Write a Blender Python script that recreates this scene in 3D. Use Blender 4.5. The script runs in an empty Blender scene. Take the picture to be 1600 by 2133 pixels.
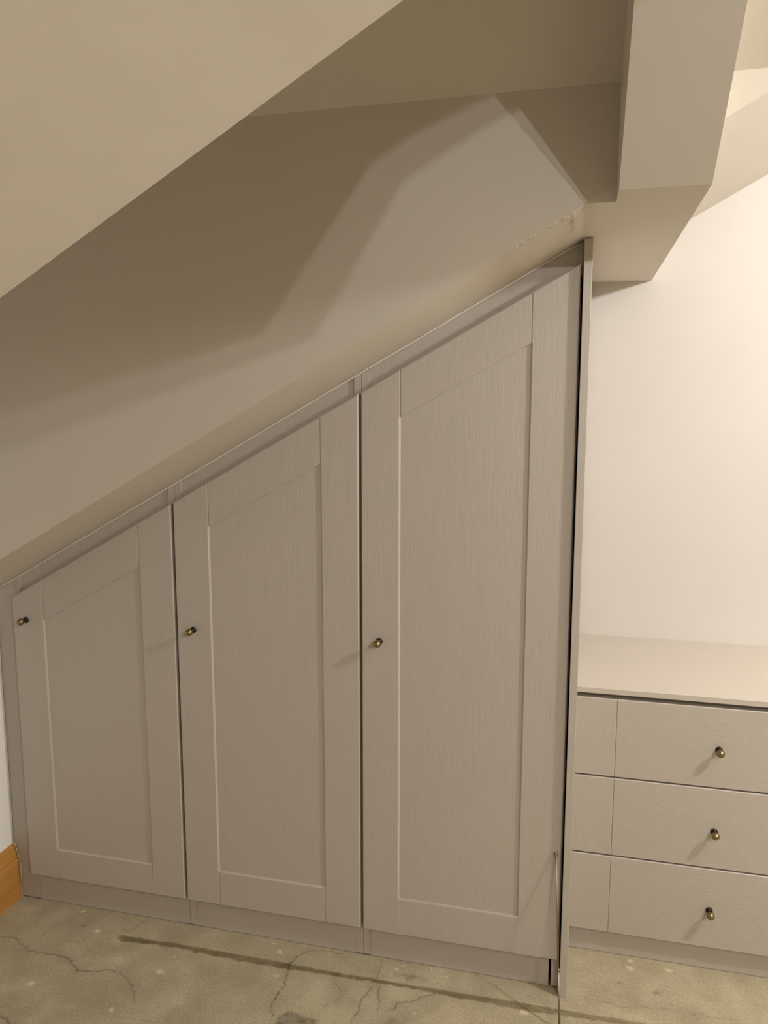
import bpy, bmesh, math, random
import numpy as np

C = bpy.context.scene.collection
SC = bpy.context.scene

# ------------------------------------------------------------------ camera
cam_d = bpy.data.cameras.new('camera')
cam = bpy.data.objects.new('camera', cam_d)
C.objects.link(cam)
cam.location = (1.5392, -1.7776, 1.4397)
cam.rotation_euler = (math.pi / 2 - 0.1359, 0.0, 0.2377)
cam_d.sensor_width = 36.0
cam_d.sensor_fit = 'AUTO'
cam_d.lens = 1602.0 / 2133.0 * 36.0
cam_d.clip_start = 0.01
SC.camera = cam

# ------------------------------------------------------------------ world (night outside, sealed room)
w = bpy.data.worlds.new('night')
SC.world = w
w.use_nodes = True
w.node_tree.nodes['Background'].inputs[0].default_value = (0.01, 0.012, 0.02, 1)
w.node_tree.nodes['Background'].inputs[1].default_value = 0.2

# ------------------------------------------------------------------ lamps of the room (outside the frame)
def lamp(name, loc, watts, col, radius):
    d = bpy.data.lights.new(name, 'POINT')
    d.energy = watts
    d.color = col
    d.shadow_soft_size = radius
    o = bpy.data.objects.new(name, d)
    o.location = loc
    C.objects.link(o)
    return o

lamp('ceiling_spot_bulb', (2.779, -2.357, 2.070), 27.5, (1.0, 0.995, 0.985), 0.012)
lamp('ceiling_spot_bulb', (2.592, -2.295, 2.068), 27.5, (1.0, 0.995, 0.985), 0.012)
lamp('ceiling_lamp_bulb', (3.10, -0.57, 2.18), 96, (1.0, 0.99, 0.97), 0.06)

# ------------------------------------------------------------------ exposure
SC.view_settings.view_transform = 'Standard'
SC.view_settings.look = 'None'
SC.view_settings.gamma = 1.0
SC.view_settings.use_curve_mapping = False
SC.view_settings.exposure = 0.0

# ------------------------------------------------------------------ materials
def mat(name, col, rough=0.6, metal=0.0, spec=0.5):
    m = bpy.data.materials.new(name)
    m.use_nodes = True
    b = m.node_tree.nodes['Principled BSDF']
    b.inputs['Base Color'].default_value = (*col, 1)
    b.inputs['Roughness'].default_value = rough
    b.inputs['Metallic'].default_value = metal
    b.inputs['Specular IOR Level'].default_value = spec
    return m

def nodes(m):
    return m.node_tree.nodes, m.node_tree.links, m.node_tree.nodes['Principled BSDF']

def vary(m, c1, c2, scale=(1, 1, 1), nscale=4.0, detail=4.0, bump=0.0, bscale=None, bdist=0.001, bstretch=None):
    """soft two-tone noise in the base colour and a fine bump, both in object coordinates"""
    n, l, b = nodes(m)
    tc = n.new('ShaderNodeTexCoord')
    mp = n.new('ShaderNodeMapping')
    mp.inputs['Scale'].default_value = scale
    l.new(tc.outputs['Object'], mp.inputs['Vector'])
    t = n.new('ShaderNodeTexNoise')
    t.inputs['Scale'].default_value = nscale
    t.inputs['Detail'].default_value = detail
    l.new(mp.outputs[0], t.inputs['Vector'])
    r = n.new('ShaderNodeValToRGB')
    r.color_ramp.elements[0].position = 0.3
    r.color_ramp.elements[1].position = 0.7
    r.color_ramp.elements[0].color = (*c1, 1)
    r.color_ramp.elements[1].color = (*c2, 1)
    l.new(t.outputs['Fac'], r.inputs['Fac'])
    l.new(r.outputs['Color'], b.inputs['Base Color'])
    if bump:
        mp2 = n.new('ShaderNodeMapping')
        mp2.inputs['Scale'].default_value = bstretch or (1, 1, 1)
        l.new(tc.outputs['Object'], mp2.inputs['Vector'])
        t2 = n.new('ShaderNodeTexNoise')
        t2.inputs['Scale'].default_value = bscale
        t2.inputs['Detail'].default_value = 5
        l.new(mp2.outputs[0], t2.inputs['Vector'])
        bp = n.new('ShaderNodeBump')
        bp.inputs['Strength'].default_value = bump
        bp.inputs['Distance'].default_value = bdist
        l.new(t2.outputs['Fac'], bp.inputs['Height'])
        l.new(bp.outputs[0], b.inputs['Normal'])
    return r

def plaster(name, c, bump=0.25):
    m = mat(name, c, 0.75, 0, 0.25)
    c1 = tuple(x * 0.975 for x in c)
    c2 = tuple(min(1, x * 1.02) for x in c)
    vary(m, c1, c2, nscale=1.7, detail=6, bump=bump, bscale=26, bdist=0.002)
    return m

WALL = plaster('warm_white_plaster', (0.655, 0.592, 0.503))
WHITE = plaster('white_wall_paint', (0.89, 0.87, 0.84))
CREAM = plaster('cream_wall_paint', (0.64, 0.60, 0.555))
BEAM = plaster('beam_plaster_lit', (0.70, 0.645, 0.565))  # wall plaster lightened; the extra tone stands in for bounce light on the beam
TAUPE_C = (0.485, 0.434, 0.378)
def taupe(name, stretch, k=1.0):
    m = mat(name, TAUPE_C, 0.42, 0, 0.5)
    c = tuple(x * k for x in TAUPE_C)
    vary(m, tuple(x * 0.991 for x in c), tuple(x * 1.009 for x in c), scale=stretch, nscale=6, detail=5,
         bump=0.4, bscale=30, bdist=0.0010, bstretch=tuple(s * 1.0 for s in stretch))
    return m
TAUPE = taupe('taupe_woodgrain_foil', (14, 14, 0.35))          # grain runs up the doors
TAUPE_H = taupe('taupe_woodgrain_foil_level', (0.35, 14, 14))  # grain runs along drawers and plinths
TAUPE_W = taupe('taupe_worktop_lit', (0.35, 14, 14), 1.12)  # same foil as the doors, lightened to stand in for stronger light on top
TAUPE_P = mat('taupe_board_edge', TAUPE_C, 0.5, 0, 0.35)
DARK = mat('dark_gap', (0.02, 0.018, 0.016), 0.9)
CAULK = mat('white_caulk', (0.82, 0.76, 0.68), 0.45)
BRASS = mat('antique_brass', (0.30, 0.235, 0.115), 0.32, 1.0)
BRASS_D = mat('dark_brass', (0.022, 0.018, 0.013), 0.42, 0.7)  # much darker metal than the ball, for rose and neck
STEEL = mat('chrome_rod', (0.30, 0.27, 0.235), 0.45, 0.9)
PINE = mat('varnished_pine', (0.50, 0.24, 0.055), 0.35, 0, 0.5)
vary(PINE, (0.42, 0.185, 0.038), (0.56, 0.285, 0.075), scale=(6, 0.8, 6), nscale=5, detail=6, bump=0.1, bscale=20,
     bstretch=(6, 0.5, 6))

FLOOR = mat('bare_concrete', (0.5, 0.45, 0.33), 0.85, 0, 0.3)
def floor_nodes():
    n, l, b = nodes(FLOOR)
    tc = n.new('ShaderNodeTexCoord')
    a = n.new('ShaderNodeTexNoise'); a.inputs['Scale'].default_value = 9; a.inputs['Detail'].default_value = 8
    a.inputs['Roughness'].default_value = 0.62
    l.new(tc.outputs['Object'], a.inputs['Vector'])
    r = n.new('ShaderNodeValToRGB')
    r.color_ramp.elements[0].position = 0.28; r.color_ramp.elements[1].position = 0.72
    r.color_ramp.elements[0].color = (0.345, 0.292, 0.190, 1)
    r.color_ramp.elements[1].color = (0.475, 0.41, 0.28, 1)
    l.new(a.outputs['Fac'], r.inputs['Fac'])
    f = n.new('ShaderNodeTexNoise'); f.inputs['Scale'].default_value = 160; f.inputs['Detail'].default_value = 5
    l.new(tc.outputs['Object'], f.inputs['Vector'])
    r2 = n.new('ShaderNodeValToRGB')
    r2.color_ramp.elements[0].position = 0.3; r2.color_ramp.elements[1].position = 0.7
    r2.color_ramp.elements[0].color = (0.84, 0.84, 0.84, 1); r2.color_ramp.elements[1].color = (1.1, 1.1, 1.1, 1)
    l.new(f.outputs['Fac'], r2.inputs['Fac'])
    m1 = n.new('ShaderNodeMix'); m1.data_type = 'RGBA'; m1.blend_type = 'MULTIPLY'; m1.inputs[0].default_value = 1
    l.new(r.outputs[0], m1.inputs[6]); l.new(r2.outputs[0], m1.inputs[7])
    at = n.new('ShaderNodeAttribute'); at.attribute_name = 'wear'
    m2 = n.new('ShaderNodeMix'); m2.data_type = 'RGBA'; m2.blend_type = 'MULTIPLY'; m2.inputs[0].default_value = 1
    l.new(m1.outputs[2], m2.inputs[6]); l.new(at.outputs['Color'], m2.inputs[7])
    l.new(m2.outputs[2], b.inputs['Base Color'])
    bp = n.new('ShaderNodeBump'); bp.inputs['Strength'].default_value = 0.35; bp.inputs['Distance'].default_value = 0.002
    l.new(f.outputs['Fac'], bp.inputs['Height']); l.new(bp.outputs[0], b.inputs['Normal'])
floor_nodes()

# ------------------------------------------------------------------ mesh helpers
def link(name, me, mats, parent=None, label=None, cat=None, group=None, kind=None):
    o = bpy.data.objects.new(name, me)
    C.objects.link(o)
    for m in (mats if isinstance(mats, (list, tuple)) else [mats]):
        me.materials.append(m)
    if parent is not None:
        o.parent = parent
    if label: o['label'] = label
    if cat: o['category'] = cat
    if group: o['group'] = group
    if kind: o['kind'] = kind
    return o

def thing(name, loc, label, cat, group=None):
    o = bpy.data.objects.new(name, None)
    o.empty_display_size = 0.05
    o.location = loc
    C.objects.link(o)
    o['label'] = label; o['category'] = cat
    if group: o['group'] = group
    return o

def finish(bm, name):
    bmesh.ops.recalc_face_normals(bm, faces=bm.faces[:])
    me = bpy.data.meshes.new(name)
    bm.to_mesh(me); bm.free()
    return me

def prism(bm, poly, axis, a, b):
    """extrude a 2-D polygon along an axis: 'x' -> poly is (y,z); 'y' -> (x,z); 'z' -> (x,y)"""
    def P(p, t):
        return {'x': (t, p[0], p[1]), 'y': (p[0], t, p[1]), 'z': (p[0], p[1], t)}[axis]
    va = [bm.verts.new(P(p, a)) for p in poly]
    vb = [bm.verts.new(P(p, b)) for p in poly]
    bm.faces.new(va); bm.faces.new(vb[::-1])
    k = len(poly)
    for i in range(k):
        bm.faces.new((va[i], va[(i + 1) % k], vb[(i + 1) % k], vb[i]))

def box(bm, x0, x1, y0, y1, z0, z1):
    prism(bm, [(x0, z0), (x1, z0), (x1, z1), (x0, z1)], 'y', y0, y1)

def inset_poly(poly, ins):
    """offset every edge of a counter-clockwise polygon inward by its own inset"""
    k = len(poly); L = []
    for i in range(k):
        (x0, y0), (x1, y1) = poly[i], poly[(i + 1) % k]
        dx, dy = x1 - x0, y1 - y0
        d = math.hypot(dx, dy)
        nx, ny = -dy / d, dx / d
        L.append((x0 + nx * ins[i], y0 + ny * ins[i], dx, dy))
    out = []
    for i in range(k):
        x1, y1, dx1, dy1 = L[i - 1]; x2, y2, dx2, dy2 = L[i]
        det = dx1 * dy2 - dy1 * dx2
        t = ((x2 - x1) * dy2 - (y2 - y1) * dx2) / det
        out.append((x1 + dx1 * t, y1 + dy1 * t))
    return out

def board(bm, poly, y0, y1, ins, dep):
    """board in the x-z plane, front at y0, back at y1, front arrises bevelled edge by edge
    (poly counter-clockwise in x,z; ins = bevel width per edge; dep = bevel depth)"""
    fr = inset_poly(poly, ins)
    A = [bm.verts.new((p[0], y0, p[1])) for p in fr]
    B = [bm.verts.new((p[0], y0 + dep, p[1])) for p in poly]
    D = [bm.verts.new((p[0], y1, p[1])) for p in poly]
    bm.faces.new(A); bm.faces.new(D[::-1])
    k = len(poly)
    for i in range(k):
        j = (i + 1) % k
        bm.faces.new((A[i], A[j], B[j], B[i]))
        bm.faces.new((B[i], B[j], D[j], D[i]))

def board_obj(name, poly, y0, y1, m, parent, ins=0.001, dep=0.001, off=(0, 0, 0), **kw):
    bm = bmesh.new()
    if not isinstance(ins, (list, tuple)):
        ins = [ins] * len(poly)
    poly = [(p[0] - off[0], p[1] - off[2]) for p in poly]
    board(bm, poly, y0 - off[1], y1 - off[1], ins, dep)
    return link(name, finish(bm, name), m, parent, **kw)

def lathe(bm, prof, segs=28, mi=0):
    """profile (r, y) turned round the y axis"""
    rings = []
    for r, y in prof:
        if r < 1e-6:
            rings.append([bm.verts.new((0, y, 0))])
        else:
            rings.append([bm.verts.new((r * math.cos(2 * math.pi * i / segs), y, r * math.sin(2 * math.pi * i / segs)))
                          for i in range(segs)])
    for a, b in zip(rings[:-1], rings[1:]):
        for i in range(segs):
            j = (i + 1) % segs
            if len(a) == 1 and len(b) == 1: continue
            if len(a) == 1: f = bm.faces.new((a[0], b[j], b[i]))
            elif len(b) == 1: f = bm.faces.new((a[i], a[j], b[0]))
            else: f = bm.faces.new((a[i], a[j], b[j], b[i]))
            f.smooth = True; f.material_index = mi

def tube(bm, pts, rads, segs=10, smooth=True):
    rings = []
    P = [np.array(p, float) for p in pts]
    for i, p in enumerate(P):
        t = P[min(i + 1, len(P) - 1)] - P[max(i - 1, 0)]
        t /= np.linalg.norm(t)
        u = np.cross(t, [0, 1, 0] if abs(t[1]) < 0.9 else [1, 0, 0]); u /= np.linalg.norm(u)
        v = np.cross(t, u)
        rings.append([bm.verts.new(p + rads[i] * (math.cos(2 * math.pi * s / segs) * u + math.sin(2 * math.pi * s / segs) * v))
                      for s in range(segs)])
    for a, b in zip(rings[:-1], rings[1:]):
        for i in range(segs):
            f = bm.faces.new((a[i], a[(i + 1) % segs], b[(i + 1) % segs], b[i])); f.smooth = smooth
    bm.faces.new(rings[0]); bm.faces.new(rings[-1][::-1])

# ------------------------------------------------------------------ the room
SL, SI = 0.5535, 0.942            # the roof slope that rises to the right: z = SI + SL * x
def main(x): return SI + SL * x
def near(x): return 0.925 + 0.5555 * x   # the same slope on the camera's side of the dormer sits a little lower
YF, YB = -4.4, 0.625              # front wall behind the camera, back wall
XR = 5.2                          # right wall
XK, ZK = 3.0, main(3.0)           # the slope turns level here
YC, YN = -0.295, -1.226           # cheek wall above the wardrobes, opposite cheek
ZC, TR = 2.0, 0.816               # dormer eaves height, dormer roof pitch
YA = (YC + YN) / 2
ZA = ZC + TR * (YC - YA)
XV = (ZC - SI) / SL               # where the dormer eaves meet the slope
XA = (ZA - SI) / SL
XN = (ZC - 0.925) / 0.5555
XL = -0.02                        # left wall

def struct(name, bm, m, parent=None, label=None):
    return link(name, finish(bm, name), m, parent, label=label, kind='structure')

# floor: bare concrete, finely meshed where the photograph shows it
def seg_d(px, py, pts):
    d = np.full(px.shape, 9.0)
    for (x0, y0), (x1, y1) in zip(pts[:-1], pts[1:]):
        dx, dy = x1 - x0, y1 - y0
        t = np.clip(((px - x0) * dx + (py - y0) * dy) / (dx * dx + dy * dy), 0, 1)
        d = np.minimum(d, np.hypot(px - x0 - t * dx, py - y0 - t * dy))
    return d

CRACKS = [
 (0.0017, 0.50, [(0.062,-0.149),(0.093,-0.143),(0.112,-0.143),(0.144,-0.163),(0.176,-0.173),(0.201,-0.176),(0.237,-0.175),(0.267,-0.171),(0.289,-0.177)]),
 (0.0022, 0.42, [(0.289,-0.177),(0.313,-0.186),(0.342,-0.207),(0.364,-0.207),(0.392,-0.203),(0.416,-0.193),(0.442,-0.188)]),
 (0.0018, 0.50, [(0.458,-0.192),(0.49,-0.209),(0.512,-0.224),(0.53,-0.245),(0.542,-0.268)]),
 (0.0013, 0.72, [(0.366,-0.047),(0.395,-0.034),(0.407,-0.015),(0.41,0.012)]),
 (0.0022, 0.45, [(0.24,-0.376),(0.259,-0.385),(0.276,-0.39),(0.298,-0.401)]),
 (0.0013, 0.60, [(0.996,0.009),(0.941,0.01),(0.918,0.004),(0.89,-0.012)]),
 (0.0018, 0.45, [(0.89,-0.012),(0.877,-0.035),(0.869,-0.057),(0.873,-0.078),(0.878,-0.114),(0.885,-0.136),(0.878,-0.156),(0.877,-0.182),(0.878,-0.201),(0.881,-0.217),(0.891,-0.229)]),
 (0.0013, 0.65, [(0.996,-0.078),(1.007,-0.094),(1.026,-0.112),(1.033,-0.128),(1.029,-0.145),(1.005,-0.16),(1.0,-0.176)]),
 (0.0012, 0.68, [(1.102,0.011),(1.102,-0.038),(1.102,-0.06)]),
 (0.0018, 0.48, [(1.095,-0.088),(1.09,-0.11),(1.083,-0.141),(1.086,-0.165),(1.08,-0.185),(1.078,-0.215)]),
 (0.0018, 0.52, [(1.116,-0.075),(1.117,-0.098),(1.127,-0.126),(1.132,-0.158)]),
 (0.0018, 0.48, [(1.256,-0.069),(1.229,-0.088),(1.203,-0.11),(1.173,-0.124),(1.168,-0.143),(1.156,-0.15)]),
 (0.0012, 0.70, [(1.387,-0.115),(1.375,-0.139)]),
 (0.0010, 0.72, [(1.60,0.005),(1.70,-0.004),(1.80,0.012),(1.95,0.014)]),
]
SPECKS = [(0.307,-0.065,.007),(0.554,-0.164,.008),(0.456,-0.146,.003),(0.506,-0.302,.006),(0.403,-0.321,.011),(0.201,-0.305,.013),
 (0.26,-0.28,.007),(0.381,-0.084,.011),(0.425,-0.147,.010),(0.564,-0.11,.003),(0.214,0.002,.004),(0.056,-0.026,.014),(0.8,0.007,.003),
 (0.827,-0.024,.005),(1.144,-0.012,.004),(1.161,0.006,.0025),(1.232,0.012,.003),(0.851,-0.108,.003),(1.275,-0.008,.003),
 (1.473,-0.079,.006),(1.216,-0.146,.003),(1.735,0.162,.005),(1.828,0.149,.006),(1.732,0.135,.007)]
HI = [(0.371,-0.062),(0.555,-0.057),(0.764,-0.056),(1.012,-0.057),(1.246,-0.054),(1.424,-0.049),(1.549,-0.047),(1.706,-0.045),(2.4,-0.04)]
LO = [(0.371,-0.075),(0.394,-0.084),(0.541,-0.073),(0.74,-0.079),(0.775,-0.082),(0.872,-0.076),(1.016,-0.071),(1.133,-0.068),(1.248,-0.068),(1.426,-0.072),(1.55,-0.069),(1.705,-0.060),(2.4,-0.055)]

def build_floor():
    gx0, gx1, gy0, gy1, st = -0.02, 2.30, -0.47, 0.20, 0.0028
    nx = int(round((gx1 - gx0) / st)) + 1; ny = int(round((gy1 - gy0) / st)) + 1
    xs = np.linspace(gx0, gx1, nx); ys = np.linspace(gy0, gy1, ny)
    X, Y = np.meshgrid(xs, ys)
    rng = np.random.default_rng(7)
    def smooth_noise(cell, seed):
        r = np.random.default_rng(seed)
        gw, gh = int((gx1 - gx0) / cell) + 3, int((gy1 - gy0) / cell) + 3
        g = r.normal(0, 1, (gh, gw))
        u = (X - gx0) / cell; v = (Y - gy0) / cell
        i = u.astype(int); j = v.astype(int); fu = u - i; fv = v - j
        fu = fu * fu * (3 - 2 * fu); fv = fv * fv * (3 - 2 * fv)
        return (g[j, i] * (1 - fu) * (1 - fv) + g[j, i + 1] * fu * (1 - fv) + g[j + 1, i] * (1 - fu) * fv + g[j + 1, i + 1] * fu * fv)
    wob = smooth_noise(0.012, 1) * 0.0022 + smooth_noise(0.005, 2) * 0.0012
    wob2 = smooth_noise(0.014, 3) * 0.0022 + smooth_noise(0.006, 4) * 0.0012
    col = np.ones((ny, nx, 3)); Zd = np.zeros((ny, nx))
    # the brown band left by a removed partition
    hi = np.interp(X, [p[0] for p in HI], [p[1] for p in HI]) + 0.35 * wob
    lo = np.interp(X, [p[0] for p in LO], [p[1] for p in LO]) + 0.7 * wob2 + smooth_noise(0.03, 5) * 0.0010 - 0.003
    m = np.clip((hi - Y) / 0.0022, 0, 1) * np.clip((Y - lo) / 0.006, 0, 1) * np.clip((X - 0.371) / 0.012, 0, 1)
    fade = 1 - 0.25 * np.clip((X - 1.3) / 0.4, 0, 1)
    k = (0.56 * m * fade * (1 + 0.10 * smooth_noise(0.02, 6)))[..., None]
    col *= 1 - k * np.array([0.92, 0.98, 1.15])
    Zd -= 0.0012 * m
    # cracks
    for wd, dark, pts in CRACKS:
        d = seg_d(X + wob, Y + wob2, pts)
        g = np.exp(-(d / (wd * 0.95)) ** 2)
        col *= (1 - (1 - dark) * g)[..., None]
        Zd -= 0.0011 * g
        col *= (1 - 0.06 * np.exp(-(d / 0.02) ** 2))[..., None]
    # pale plaster spots and scrapes
    for x, y, r in SPECKS:
        d = np.hypot((X - x + wob) / 1.25, Y - y + wob2)
        g = np.clip(1.5 - d / r, 0, 1) if r < .009 else 0.5 * np.exp(-(d / r) ** 2)
        a = 0.55 if r < .009 else 0.34
        col *= (1 + a * g)[..., None] * np.array([1, 1, 1])
    for x, y, r in ((1.789,0.061,.006),(1.701,0.074,.004),(0.255,-0.054,.004)):
        g = np.exp(-(np.hypot((X - x) / 1.4, Y - y) / r) ** 2)
        col *= (1 - 0.45 * g)[..., None]
    # dark scuffs
    def blob(x, y, rx, ry, a, n):
        nonlocal col
        g = np.exp(-(((X - x) / rx) ** 2 + ((Y - y) / ry) ** 2) ** n)
        col *= (1 - a * g * np.clip(1 + 0.45 * smooth_noise(0.012, 11), 0, 1.6))[..., None]
    blob(1.19, -0.032, 0.042, 0.013, 0.30, 1)
    poly = np.array([(0.898,-0.25),(0.922,-0.207),(0.961,-0.211),(1.006,-0.216),(1.005,-0.25)])
    top = np.interp(X, [0.90, 0.922, 0.961, 1.006], [-0.235, -0.207, -0.211, -0.217]) + wob
    m = np.clip((X - 0.9 + wob) / 0.008, 0, 1) * np.clip((1.006 - X + wob) / 0.006, 0, 1) * np.clip((top - Y) / 0.004, 0, 1) * np.clip((Y + 0.29) / 0.02, 0, 1)
    col *= (1 - 0.42 * m * np.clip(0.8 + 0.35 * smooth_noise(0.01, 12), 0.2, 1.3))[..., None]
    blob(1.175, -0.185, 0.03, 0.02, 0.25, 1)
    blob(1.10, -0.03, 0.02, 0.02, 0.10, 1)
    # broad unevenness
    col *= (1 + 0.035 * smooth_noise(0.11, 8) + 0.03 * smooth_noise(0.045, 9))[..., None]
    # fade into the plain floor outside the finely meshed part
    win = np.clip((gx1 - X) / 0.12, 0, 1) * np.clip((Y - gy0) / 0.05, 0, 1)
    col = 1 + (col - 1) * win[..., None]; Zd *= win
    col = np.clip(col, 0.05, 2)
    nv = nx * ny
    co = np.stack([X, Y, Zd], -1).reshape(-1, 3)
    idx = np.arange(nv).reshape(ny, nx)
    q = np.stack([idx[:-1, :-1], idx[:-1, 1:], idx[1:, 1:], idx[1:, :-1]], -1).reshape(-1, 4)
    ext = [(-0.1, YF - .05), (XR + .05, YF - .05), (XR + .05, 0.66), (-0.1, 0.66)]
    inn = [(gx0, gy0), (gx1, gy0), (gx1, gy1), (gx0, gy1)]
    base = nv
    co = np.vstack([co, [(x, y, 0) for x, y in ext], [(x, y, 0) for x, y in inn]])
    q2 = [[base + i, base + (i + 1) % 4, base + 4 + (i + 1) % 4, base + 4 + i] for i in range(4)]
    # underside so the slab has thickness
    n2 = len(co)
    co = np.vstack([co, [(x, y, -0.06) for x, y in ext]])
    q2 += [[n2 + 3, n2 + 2, n2 + 1, n2]] + [[base + (i + 1) % 4, base + i, n2 + i, n2 + (i + 1) % 4] for i in range(4)]
    q = np.vstack([q, q2]).astype(np.int32)
    me = bpy.data.meshes.new('floor')
    me.vertices.add(len(co)); me.vertices.foreach_set('co', co.ravel())
    me.loops.add(q.size); me.loops.foreach_set('vertex_index', q.ravel())
    me.polygons.add(len(q)); me.polygons.foreach_set('loop_start', np.arange(0, q.size, 4, dtype=np.int32))
    me.polygons.foreach_set('loop_total', np.full(len(q), 4, np.int32))
    me.update(calc_edges=True)
    at = me.attributes.new('wear', 'FLOAT_COLOR', 'POINT')
    ca = np.ones((len(co), 4), np.float32); ca[:nv, :3] = col.reshape(-1, 3)
    at.data.foreach_set('color', ca.ravel())
    link('floor', me, FLOOR, label='bare cracked concrete floor with a brown band along the wardrobes', kind='structure')
build_floor()

# left wall: knee wall and the gable that closes the dormer
bm = bmesh.new()
prism(bm, [(YF, -.05), (YB + .03, -.05), (YB + .03, main(XL)), (YC, main(XL)), (YC, ZC), (YA, ZA), (YN, ZC), (YN, near(XL)), (YF, near(XL))],
      'x', XL - 0.06, XL)
struct('wall_left', bm, WHITE, label='white wall at the far left above the pine skirting')
bm = bmesh.new()
prism(bm, [(XL - .06, -.05), (XR, -.05), (XR, ZK + .03), (XK, ZK + .03), (XL - .06, main(XL - .06) + .03)], 'y', YB, YB + 0.06)
struct('wall_back', bm, CREAM, label='bright cream back wall above the drawer unit')
bm = bmesh.new(); box(bm, XR, XR + .06, YF - .06, YB + .06, -.05, ZK + .03); struct('wall_right', bm, WALL)
bm = bmesh.new()
prism(bm, [(XL - .06, -.05), (XR, -.05), (XR, ZK + .03), (XK, ZK + .03), (XL - .06, main(XL - .06) + .03)], 'y', YF - .06, YF)
struct('wall_front', bm, WALL)

# sloping ceiling with the dormer opening cut out of it
def slab(bm, plan, th=0.04):
    def z(x, y):
        if y >= YC: return main(x)
        if y <= YN: return near(x)
        t = (YC - y) / (YC - YN)
        return main(x) * (1 - t) + near(x) * t
    lo = [bm.verts.new((x, y, z(x, y))) for x, y in plan]
    hi = [bm.verts.new((x, y, z(x, y) + th)) for x, y in plan]
    bm.faces.new(lo); bm.faces.new(hi[::-1])
    k = len(plan)
    for i in range(k):
        bm.faces.new((lo[i], lo[(i + 1) % k], hi[(i + 1) % k], hi[i]))
bm = bmesh.new()
slab(bm, [(XL, YC), (XV, YC), (XK, YC), (XK, YB), (XL, YB)])
slab(bm, [(XL, YF), (XK, YF), (XK, YN), (XN, YN), (XL, YN)])
slab(bm, [(XV, YC), (XA, YA), (XK, YA)]); slab(bm, [(XV, YC), (XK, YA), (XK, YC)])
slab(bm, [(XN, YN), (XK, YN), (XK, YA)]); slab(bm, [(XN, YN), (XK, YA), (XA, YA)])
box(bm, XK, XR, YF, YB, ZK, ZK + .04)
struct('ceiling', bm, WALL, label='cream plastered ceiling sloping down to the left')
# dormer cheek above the wardrobes, and the one opposite
bm = bmesh.new()
x2 = (ZC - SI - .04) / SL
prism(bm, [(XL, main(XL) + .04), (x2, ZC), (XL, ZC)], 'y', YC, YC + .04)
struct('wall_dormer', bm, WALL, label='cheek wall of the dormer above the wardrobes, in shadow at its left')
bm = bmesh.new()
prism(bm, [(XL, near(XL) + .04), ((ZC - .965) / .5555, ZC), (XL, ZC)], 'y', YN - .04, YN)
struct('wall_dormer_near', bm, WALL)
bm = bmesh.new()
for ye, xe in ((YC, XV), (YN, XN)):
    lo = [bm.verts.new(p) for p in ((XL, ye, ZC), (xe, ye, ZC), (XA, YA, ZA), (XL, YA, ZA))]
    hi = [bm.verts.new((v.co.x, v.co.y, v.co.z + .05)) for v in lo]
    bm.faces.new(lo); bm.faces.new(hi[::-1])
    for i in range(4):
        bm.faces.new((lo[i], lo[(i + 1) % 4], hi[(i + 1) % 4], hi[i]))
struct('ceiling_dormer', bm, WALL, label='shaded sloping ceiling inside the dormer')
# boxed beam: level under the slope, folded up over the dormer opening
BX0, BX1, BZ = 1.604, 1.750, 1.800
BY0, BY1 = -0.372, -1.212
BYA = -0.826                      # apex of the folded underside
BZA = BZ + 0.841 * (BY0 - BYA)
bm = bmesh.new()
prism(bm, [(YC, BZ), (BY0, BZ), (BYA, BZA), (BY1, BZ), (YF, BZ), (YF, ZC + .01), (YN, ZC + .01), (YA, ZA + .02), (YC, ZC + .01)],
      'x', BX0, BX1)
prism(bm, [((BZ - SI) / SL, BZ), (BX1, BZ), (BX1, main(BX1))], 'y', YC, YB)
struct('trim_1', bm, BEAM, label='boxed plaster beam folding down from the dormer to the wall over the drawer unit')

# pine skirting on the left wall
bm = bmesh.new()
prof = [(XL, 0), (0.0, 0), (0.0, 0.121), (-0.0015, 0.1235), (-0.0045, 0.1245), (-0.0035, 0.129), (-0.0035, 0.134), (-0.0055, 0.142),
        (-0.0095, 0.148), (-0.0115, 0.153), (-0.0115, 0.160), (-0.0145, 0.1655), (XL, 0.1675)]
k = len(prof)
va = [bm.verts.new((p[0], YF, p[1])) for p in prof]; vb = [bm.verts.new((p[0], 0.0185, p[1])) for p in prof]
bm.faces.new(va); bm.faces.new(vb[::-1])
for i in range(k):
    bm.faces.new((va[i], va[(i + 1) % k], vb[(i + 1) % k], vb[i]))
struct('baseboard_left', bm, PINE, label='moulded pine skirting board at the far left')
# caulk where the skirting meets the cupboard, and along the top of the wardrobes
rnd = random.Random(3)
bm = bmesh.new()
pp = [(p[0] + .0006, 0.0178, p[1]) for p in prof[1:]]
tube(bm, pp, [0.0011 + 0.0006 * rnd.random() for _ in pp], 6)
tube(bm, [(XL + .0005, 0.0185, z) for z in np.linspace(0.168, 0.90, 14)], [0.0010 + 0.0006 * rnd.random() for _ in range(14)], 6)
struct('trim_2', bm, CAULK, label='thin white caulk bead beside the skirting')
bm = bmesh.new()
xs = np.linspace(-0.019, 1.552, 72)
tube(bm, [(x, 0.0205, min(main(x), 1.797 + 0.0 * x) - 0.0012 - 0.0008 * rnd.random()) for x in xs], [0.0016 + 0.0004 * rnd.random() for _ in xs], 6)
struct('trim_3', bm, CAULK, label='thin pale caulk line between the wardrobe tops and the slope')
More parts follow.
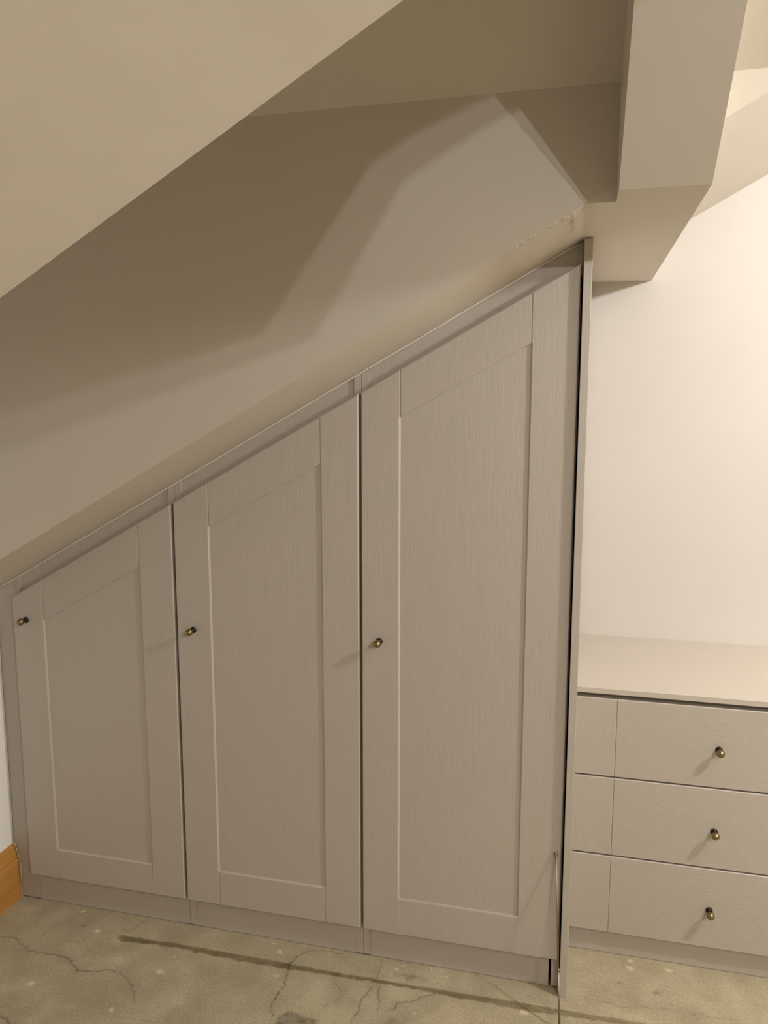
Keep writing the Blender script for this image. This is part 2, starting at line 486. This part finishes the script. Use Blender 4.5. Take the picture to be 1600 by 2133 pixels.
# rough plaster left where the slope meets the beam
bm = bmesh.new()
def under(x): return min(main(x), BZ) if x < BX0 else BZ
def flake(x, y, r, drop):
    vs = []
    for a in range(9):
        t = 2 * math.pi * a / 9; q = r * (0.45 + 0.9 * rnd.random())
        xx = x + 1.3 * q * math.cos(t); yy = max(y + 1.6 * q * math.sin(t), YC + .0005)
        vs.append((xx, yy, under(xx) + 0.0004))
    c = (x + r * .3, y, under(x) - drop)
    V = [bm.verts.new(v) for v in vs]; M = [bm.verts.new([v[i] * .45 + c[i] * .55 for i in range(2)] + [c[2] + .0008 * rnd.random()]) for v in vs]
    bm.faces.new(M)
    for a in range(9):
        bm.faces.new((V[a], V[(a + 1) % 9], M[(a + 1) % 9], M[a]))
for i in range(9):
    flake(1.488 + 0.045 * rnd.random(), YC + 0.004 + 0.02 * rnd.random(), 0.005 + 0.006 * rnd.random(), 0.0025 + .002 * rnd.random())
for i in range(5):
    flake(1.42 + 0.07 * rnd.random(), YC + 0.004 + 0.012 * rnd.random(), 0.003 + 0.003 * rnd.random(), 0.0015)
# ragged ridge running back along the change of slope
ny = 22
prev = None
for i in range(ny):
    y = YC + .0005 + 0.20 * i / (ny - 1)
    f = (1 - i / (ny - 1)) ** 0.7 * min(1, i / 3.0)
    j = 0.003 * rnd.gauss(0, 1)
    row = [(1.524 + j, 0), (1.5305 + j, 0.0050 * f + .0010 * rnd.random() * min(1, i)), (1.537 + 1.3 * j, 0.0062 * f), (1.548 + j, 0.0028 * f), (1.575, 0)]
    row = [bm.verts.new((x, y, under(x) - d + (.0004 if d == 0 else 0))) for x, d in row]
    if prev:
        for k in range(4):
            bm.faces.new((prev[k], prev[k + 1], row[k + 1], row[k]))
    else:
        first = row
    prev = row
o = struct('trim_4', bm, WALL, label='rough plaster at the corner where the beam meets the slope')

# ------------------------------------------------------------------ knob (rose, neck and ball), shared mesh
def knob_mesh():
    bm = bmesh.new()
    lathe(bm, [(0, 0.0), (0.0086, 0.0), (0.0086, -0.0018), (0.0078, -0.0032), (0.0055, -0.0045), (0.0042, -0.0062), (0.0036, -0.009),
               (0.0036, -0.013), (0.0046, -0.0155)], 28, 1)
    ball = [(0.0046, -0.0155), (0.0078, -0.0162), (0.0086, -0.0172), (0.0078, -0.0182)]
    for i in range(1, 13):
        a = math.radians(118 - 118 * i / 12)
        ball.append((0.0096 * math.sin(a), -0.0228 - 0.0098 * math.cos(a)) if i < 12 else (0.0, -0.0326))
    lathe(bm, ball, 28, 0)
    bmesh.ops.remove_doubles(bm, verts=bm.verts[:], dist=1e-5)
    return finish(bm, 'knob')
KNOB = knob_mesh(); KNOB.materials.append(BRASS); KNOB.materials.append(BRASS_D)

def add_knob(parent, x, y, z):
    k = bpy.data.objects.new('knob', KNOB)
    C.objects.link(k); k.parent = parent; k.location = (x, y, z)
    k['label'] = 'antique brass ball knob on a black rose'
    return k

# ------------------------------------------------------------------ wardrobes
T0 = 0.8925                                     # door tops: z = T0 + SL * x
SLD = 0.5524
def dtop(x): return T0 + SLD * x
ZB = 0.089                                      # bottom of the doors
UX = [0.0430, 0.5458, 1.0486, 1.5515]           # carcass joints
DX = [(0.0464, 0.5424), (0.5492, 1.0452), (1.0520, 1.5480)]
PX = [(0.1455, 0.4440), (0.6485, 0.9480), (1.1480, 1.4460)]
PB = [0.181, 0.190, 0.190]
PT = [0.777, 0.778, 0.7815]                     # panel tops: z = PT + SLD * x
KN = [(0.0885, 0.855), (0.5955, 0.862), (1.0965, 0.868)]
LAB = ['lowest taupe wardrobe with a sloping top, next to the pine skirting at far left',
       'middle taupe wardrobe of the three, mid height with a sloping top',
       'tallest taupe wardrobe with a sloping top, beside the tall end panel']
YD, YR, YDB = 0.0, 0.0045, 0.0185               # door face, recessed panel, door back
SF = 0.0195                                     # carcass side fronts

for u in range(3):
    x0, x1 = UX[u], UX[u + 1]
    root = thing('wardrobe', (x0, 0, 0), LAB[u], 'wardrobe', 'fitted wardrobes under the slope')
    off = (x0, 0, 0)
    # carcass: sides, back, base and sloping top
    bm = bmesh.new()
    def shift(v): return v - x0
    gap = 0.0005
    for a in (x0 + gap, x1 - 0.018 - gap):
        if u == 2 and a > 1.5:      # set back behind the strip that runs on to the end panel
            prism(bm, [(shift(a), 0.0045), (shift(a + .018), 0.0045), (shift(a + .018), 1.70), (shift(a), 1.70)], 'y', SF, 0.0401)
            prism(bm, [(shift(a), 0.0045), (shift(a + .018), 0.0045), (shift(a + .018), 1.795), (shift(a), main(a) - .004)], 'y', 0.0402, 0.60)
        else:
            prism(bm, [(shift(a), 0.0045), (shift(a + .018), 0.0045), (shift(a + .018), main(a + .018) - .004), (shift(a), main(a) - .004)], 'y', SF, 0.60)
        # small packer so that the side stands on the floor
        prism(bm, [(shift(a + .003), 0.0), (shift(a + .015), 0.0), (shift(a + .015), .0045), (shift(a + .003), .0045)], 'y', 0.06, 0.55)
    i0, i1 = x0 + .0185, x1 - .0185
    prism(bm, [(shift(i0), ZB - .02), (shift(i1), ZB - .02), (shift(i1), ZB - .002), (shift(i0), ZB - .002)], 'y', 0.030, 0.595)
    prism(bm, [(shift(i0), 0.0045), (shift(i1), 0.0045), (shift(i1), main(i1) - .01), (shift(i0), main(i0) - .01)], 'y', 0.585, 0.60)
    prism(bm, [(shift(i0), main(i0) - .03), (shift(i1), main(i1) - .03), (shift(i1), main(i1) - .012), (shift(i0), main(i0) - .012)], 'y', 0.045, 0.585)
    link('carcass', finish(bm, 'carcass'), TAUPE, root)
    # strip between door top and slope, plinth
    it = i1 if u < 2 else x1 + .002
    zt = lambda x: min(main(x), 1.7975) - 0.0015
    board_obj('top_infill', [(i0, dtop(i0) - .025), (it, dtop(it) - .025), (it, zt(it)), (1.53, zt(1.53)), (i0, zt(i0))] if u == 2 else [(i0, dtop(i0) - .025), (it, dtop(it) - .025), (it, zt(it)), (i0, zt(i0))], 0.0240, 0.040, TAUPE, root, 0.0006, 0.0006, off)
    board_obj('plinth', [(i0, 0.0008), (i1 - (0.006 if u == 2 else 0), 0.0008), (i1 - (0.006 if u == 2 else 0), ZB + .02), (i0, ZB + .02)],
              0.0212, 0.038, TAUPE_H, root, 0.0006, 0.0006, off)
    if u == 0:
        board_obj('filler_strip', [(XL + .001, 0.003), (x0 - .0003, 0.003), (x0 - .0003, main(x0) - .004), (XL + .001, main(XL) - .004)],
                  0.0202, 0.05, TAUPE, root, 0.0005, 0.0005, off)
    # door: slab with stiles, rails and a sunk panel
    a, b = DX[u]; p, q = PX[u]; pb = PB[u]
    def pt(x): return PT[u] + SLD * x
    d = board_obj('door', [(a + .0005, ZB + .0005), (b - .0005, ZB + .0005), (b - .0005, dtop(b) - .0005), (a + .0005, dtop(a) - .0005)],
                  YR + .004, YDB, TAUPE_P, root, 0.0003, 0.0003, off)
    e, g = 0.0028, 0.0012                       # outer arris, V-groove half width
    ch = 0.0036                                 # chamfer round the sunk panel
    # stiles carry the chamfer only beside the panel: built as three stacked lengths in one mesh
    def stile(xa, xb, inner_right):
        bm = bmesh.new()
        ic = xb if inner_right else xa
        ztop = pt(ic)
        xs_ = (xa - x0, xb - x0)
        def front(xi, z, w):
            return (xi + (-w if inner_right else w), z)
        # outline of the front face and of the back face, edge by edge
        zs = [ZB, pb, pb, ztop, ztop, dtop(ic)]
        ws = [.0025, .0025, ch, ch, .0025, .0025]
        if u == 2: ws[0] = ws[1] = 0.0001
        inner_f = [(front(ic - x0, z, wv)) for z, wv in zip(zs, ws)]
        inner_b = [(ic - x0, z) for z in zs]
        xo = xa if inner_right else xb
        so = 1 if inner_right else -1
        outer_f = [(xo - x0 + so * e, ZB + e), (xo - x0 + so * e, dtop(xo) - e * 1.2)]
        outer_b = [(xo - x0, ZB), (xo - x0, dtop(xo))]
        inner_f[0] = (inner_f[0][0], ZB + e); inner_f[-1] = (inner_f[-1][0], dtop(ic) - e * 1.2)
        F = inner_f + outer_f[::-1]; B = inner_b + outer_b[::-1]
        dp = [.002, .002, YR - .0005, YR - .0005, .002, .002, e, e]
        if u == 2: dp[0] = dp[1] = 0.0001
        vf = [bm.verts.new((x, YD, z)) for x, z in F]
        vm = [bm.verts.new((x, YD + dd, z)) for (x, z), dd in zip(B, dp)]
        vb_ = [bm.verts.new((x, YDB - .004, z)) for x, z in B]
        kk = len(F)
        bm.faces.new(vf)
        for i in range(kk):
            j = (i + 1) % kk
            for A_, B_ in ((vf, vm), (vm, vb_)):
                try:
                    bm.faces.new((A_[i], A_[j], B_[j], B_[i]))
                except ValueError:
                    pass
        bmesh.ops.remove_doubles(bm, verts=bm.verts[:], dist=1e-6)
        bmesh.ops.triangulate(bm, faces=[f for f in bm.faces if len(f.verts) > 4])
        return link('stile', finish(bm, 'stile'), TAUPE, d)
    stile(a, p, True); stile(q, b, False)
    gb = 0.0001 if u == 2 else g
    board_obj('rail', [(p, ZB), (q, ZB), (q, pb), (p, pb)], YD, YDB - .004, TAUPE, d, [e, gb, ch, gb], 0.0020 if u != 2 else 0.001, off)
    board_obj('rail', [(p, pt(p)), (q, pt(q)), (q, dtop(q)), (p, dtop(p))], YD, YDB - .004, TAUPE, d, [0.0006, g, e, g], 0.0020, off)
    board_obj('center_panel', [(p - .004, pb - .004), (q + .004, pb - .004), (q + .004, pt(q) + .004), (p - .004, pt(p) + .004)],
              YR, YDB - .002, TAUPE, d, 0.0002, 0.0002, off)
    kx, kz = KN[u]
    add_knob(d, kx - x0, YD, kz)

# ------------------------------------------------------------------ end panel
root = None
bm = bmesh.new()
board(bm, [(-0.009, 0.0), (0.009, 0.0), (0.009, 1.797), (-0.009, 1.797)], -0.0115, 0.61, [0.0008] * 4, 0.0008)
o = link('end_panel', finish(bm, 'end_panel'), TAUPE, label='tall narrow taupe end panel between the tallest wardrobe and the drawer unit', cat='panel')
o.location = (1.5632, 0, 0)

# ------------------------------------------------------------------ drawer unit
X0, X1 = 1.5735, 2.2625
root = thing('drawer_unit', (X0, 0.16, 0), 'taupe drawer unit with three drawers and a flat top, right of the end panel', 'drawers')
off = (X0, 0.16, 0)
bm = bmesh.new()
W = X1 - X0
for a in (0.0005, W - .0185):
    prism(bm, [(0.039, 0.0), (0.455, 0.0), (0.455, 0.7225), (0.024, 0.7225), (0.024, 0.0705), (0.039, 0.0705)], 'x', a, a + .018)
box(bm, .0185, W - .0185, 0.024, 0.445, 0.052, 0.066)
box(bm, .0185, W - .0185, 0.440, 0.455, 0.066, 0.7225)
box(bm, .0185, W - .0185, 0.026, 0.10, 0.704, 0.7225)
link('carcass', finish(bm, 'carcass'), TAUPE, root)
board_obj('worktop', [(X0, 0.7235), (X1 + .003, 0.7235), (X1 + .003, 0.7385), (X0, 0.7385)], 0.1565, 0.6245, TAUPE_W, root, 0.001, 0.001, off)
board_obj('plinth', [(X0 + .001, 0.0008), (X1 - .001, 0.0008), (X1 - .001, 0.0695), (X0 + .001, 0.0695)], 0.1795, 0.197, TAUPE_H, root, 0.0006, 0.0006, off)
GX = 1.6735
for (za, zb, kz) in ((0.5045, 0.7105, 0.604), (0.2905, 0.5005, 0.389), (0.0725, 0.2865, 0.1755)):
    d = board_obj('drawer', [(GX, za), (X1 - (GX - X0), za), (X1 - (GX - X0), zb), (GX, zb)], 0.160, 0.1785, TAUPE_H, root, [.0015, .0018, .0020, .0018], .0020, off)
    board_obj('stile', [(X0 + .001, za), (GX, za), (GX, zb), (X0 + .001, zb)], 0.160, 0.1785, TAUPE, d, [.0015, .0018, .0020, .0012], .0020, off)
    board_obj('stile', [(X1 - (GX - X0), za), (X1 - .001, za), (X1 - .001, zb), (X1 - (GX - X0), zb)], 0.160, 0.1785, TAUPE, d, [.0015, .0012, .0020, .0018], .0020, off)
    add_knob(d, 1.9175 - X0, 0.0, kz)

# ------------------------------------------------------------------ thin telescopic rod leaning on the tall door
P0 = np.array((1.5572, -0.1200, 0.0)); P1 = np.array((1.5362, -0.0035, 0.377))
def on(t): return P0 + (P1 - P0) * t
root = thing('telescopic_rod', tuple(P0), 'thin chrome telescopic rod leaning against the tallest wardrobe door by the end panel', 'rod')
bm = bmesh.new(); tube(bm, [on(0) - P0, on(0.33) - P0], [0.0027, 0.0027], 14)
link('lower_tube', finish(bm, 'lower_tube'), STEEL, root)
bm = bmesh.new(); tube(bm, [on(0.325) - P0, on(0.345) - P0], [0.0031, 0.0029], 14)
link('collar', finish(bm, 'collar'), STEEL, root)
bm = bmesh.new(); tube(bm, [on(0.33) - P0, on(0.985) - P0], [0.0019, 0.0018], 14)
link('upper_tube', finish(bm, 'upper_tube'), STEEL, root)
bm = bmesh.new(); tube(bm, [on(0.978) - P0, on(0.983) - P0, on(0.996) - P0, on(1.0) - P0], [0.0028, 0.0038, 0.0038, 0.0032], 14)
link('tip', finish(bm, 'tip'), STEEL, root)
